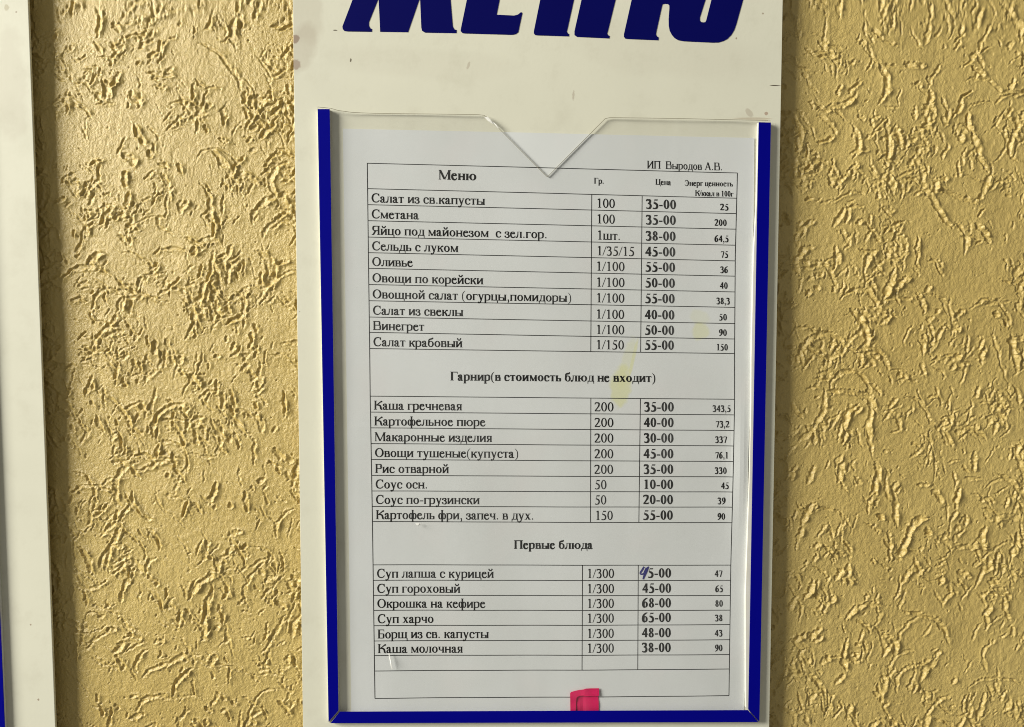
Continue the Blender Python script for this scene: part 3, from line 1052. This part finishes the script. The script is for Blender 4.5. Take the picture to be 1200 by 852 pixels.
ROWS3 = [('Суп лапша с курицей', 578.3, '1/300', 687.9, 719.5, '5-00', '47', 837.9, 846.8),
         ('Суп гороховый', 539, '1/300', 687.9, 719.4, '45-00', '65', 838.6, 847.5),
         ('Окрошка на кефире', 568.4, '1/300', 687.9, 719.3, '68-00', '80', 838.3, 847.3),
         ('Суп харчо', 507.8, '1/300', 687.9, 719.2, '65-00', '38', 838, 847),
         ('Борщ из св. капусты', 572.4, '1/300', 687.9, 719.2, '48-00', '43', 837.9, 846.8),
         ('Каша молочная', 541.9, '1/300', 687.9, 719.2, '38-00', '90', 837.9, 846.8)]
for rows, GL, GR, pa, pb in ((ROWS1, G1L, G1R, (757, 792.3), (755.6, 789.8)), (ROWS2, G2L, G2R, (754.9, 789.6), (753.7, 788.4)), (ROWS3, G3L, G3R, (753.2, 786.4), (752.2, 786))):
    n = len(rows)
    for i, (nm, xe, gr, ga, gb, pr, en, ea, eb) in enumerate(rows):
        yl, yr = GL[i + 1], GR[i + 1]
        y_at = lambda x: ylin(yl, yr, x) - 2.9
        xs = left_x(yl) + 4.3
        write(nm, xs, y_at(xs), xe, y_at(xe), 15.9)
        write(gr, ga, y_at(ga) - .1, gb, y_at(gb) - .1, 15.9, False, 'printed_weight')
        f_ = i / (n - 1)
        a = pa[0] * (1 - f_) + pb[0] * f_; b_ = pa[1] * (1 - f_) + pb[1] * f_
        if pr == '5-00':
            a = 759.2
        write(pr, a, y_at(a) - .5, b_, y_at(b_) - .5, 16.2, True, 'printed_price')
        dy = .6 if rows is not ROWS3 else 1.2
        write(en, ea, y_at(ea) - dy, eb, y_at(eb) - dy, 11.2, True, 'printed_energy')

# the price corrected by hand
def pen_mark(strokes, name):
    g = Pen()
    for s_ in strokes:
        g.brush(s_, 6)
    verts, faces = [], []
    for k, pl in enumerate(g.q):
        fr = []
        for a, b_ in pl:
            fr.append(len(verts)); verts.append(on_paper(a, b_, .00010 + k * .0000008))
        faces.append(tuple(fr))
    return mesh_obj(name, verts, faces, m_pen, page)


class _P(Pen):
    pass
def brush_px(strokes, name):
    # Pen.brush keeps a minimum width meant for em units, so draw 100 times larger
    pen_mark_ = []
    g = Pen()
    for s_ in strokes:
        g.brush([(a * 100, b_ * 100, w * 135) for a, b_, w in s_], 6)
    verts, faces = [], []
    for k, pl in enumerate(g.q):
        fr = []
        for a, b_ in pl:
            fr.append(len(verts)); verts.append(on_paper(a / 100, b_ / 100, .00010 + k * .0000008))
        faces.append(tuple(fr))
    return mesh_obj(name, verts, faces, m_pen, page)


hw = brush_px([[(754.8, 664.2, 1.4), (752.6, 668, 1.6), (750.4, 671.6, 1.5), (751.6, 673, 1.3), (754.4, 672.2, 1.3), (757.4, 668.6, 1.2), (760.2, 664.0, 1.0)],
               [(759.6, 664.6, 1.5), (757.4, 670, 1.9), (755.2, 674.6, 1.9), (753.6, 679.0, 1.2)],
               [(757.6, 665.2, 1.3), (755.6, 670, 1.6), (754.2, 673.4, 1.2)]], 'handwritten_digit')

# ------------------------------------------------------------------ pink slip
slip = thing('pink_slip', 'small bright pink paper slip at the foot of the menu sheet', 'paper slip')
def slip_layer(name, pts, y, fold):
    pts = densify(pts, 2.0)
    c_ = [(P(a, b_, y), (a, b_)) for a, b_ in pts]
    out = [(v.x, v.z) for v, _ in c_]
    o = plate(name, out, y, y + .00016, m_pink, slip)
    import bmesh
    bm = bmesh.new(); bm.from_mesh(o.data)
    for e_ in range(3):
        bmesh.ops.subdivide_edges(bm, edges=[e for e in bm.edges if e.calc_length() > .0016], cuts=1)
    for v in bm.verts:
        v.co.y += fold(v.co.x, v.co.z)
    bm.to_mesh(o.data); bm.free()
    return o


xc = P(684, 820, -.0016).x
zt = P(684, 807, -.0016).z
slip_layer('front_layer', [(668.4, 836), (668.3, 822), (668.1, 812.8), (669.2, 811.2), (674, 809.8), (678.5, 808.9), (683.6, 808.2), (686.6, 807), (694, 806.9), (701.9, 806.8),
                           (702.1, 815.4), (692, 815.5), (684, 815.6), (679, 815.7), (676.8, 816.4), (675.5, 818.4), (674.9, 826), (674.6, 836)],
           -.0016, lambda x, z: -.00018 * math.exp(-((x - xc - .0012) / .0016) ** 2) - .0001 * math.sin(z * 900))
slip_layer('back_layer', [(672.0, 836), (672.0, 814), (688, 813.5), (701.0, 813.3), (701.6, 824), (701.5, 836)],
           -.0011, lambda x, z: .00018 * math.exp(-((x - xc) / .0009) ** 2) - .0001 * math.sin(z * 700))

# bent pocket slivers in near-white, painting glints onto the sheet
def glint_crease(pts, lift, tilt_dir):
    """a pale bent sliver that paints a glint on the sheet: a ridge that stands up from it by lift"""
    top = [P(a, b_, PK) for a, b_ in pts]
    for v in top:
        v.y = sheet_y(v.x, v.z) - .0002
    cen = sum(top, Vector()) / len(top)
    cen.y -= lift
    cen += Vector((tilt_dir[0], 0, tilt_dir[1]))
    n = len(top)
    return mesh_obj('glint_crease', top + [cen], [(i, (i + 1) % n, n) for i in range(n)], m_glint, board)


glint_crease([(567.6, 137.0), (571.5, 136.2), (579.5, 144.5), (577.5, 145), (572, 141.5)], .0007, (.0008, 0))
glint_crease([(576, 141.5), (578.2, 142.2), (585, 150.2), (583.5, 149.6)], .0006, (.0004, 0))
glint_crease([(454.8, 766), (456.6, 766.5), (460.2, 784.5), (458.6, 785)], .0005, (.0003, 0))
glint_crease([(486, 613.8), (491.5, 613.6), (493, 615.6), (489, 616.2)], .0005, (.0003, 0))
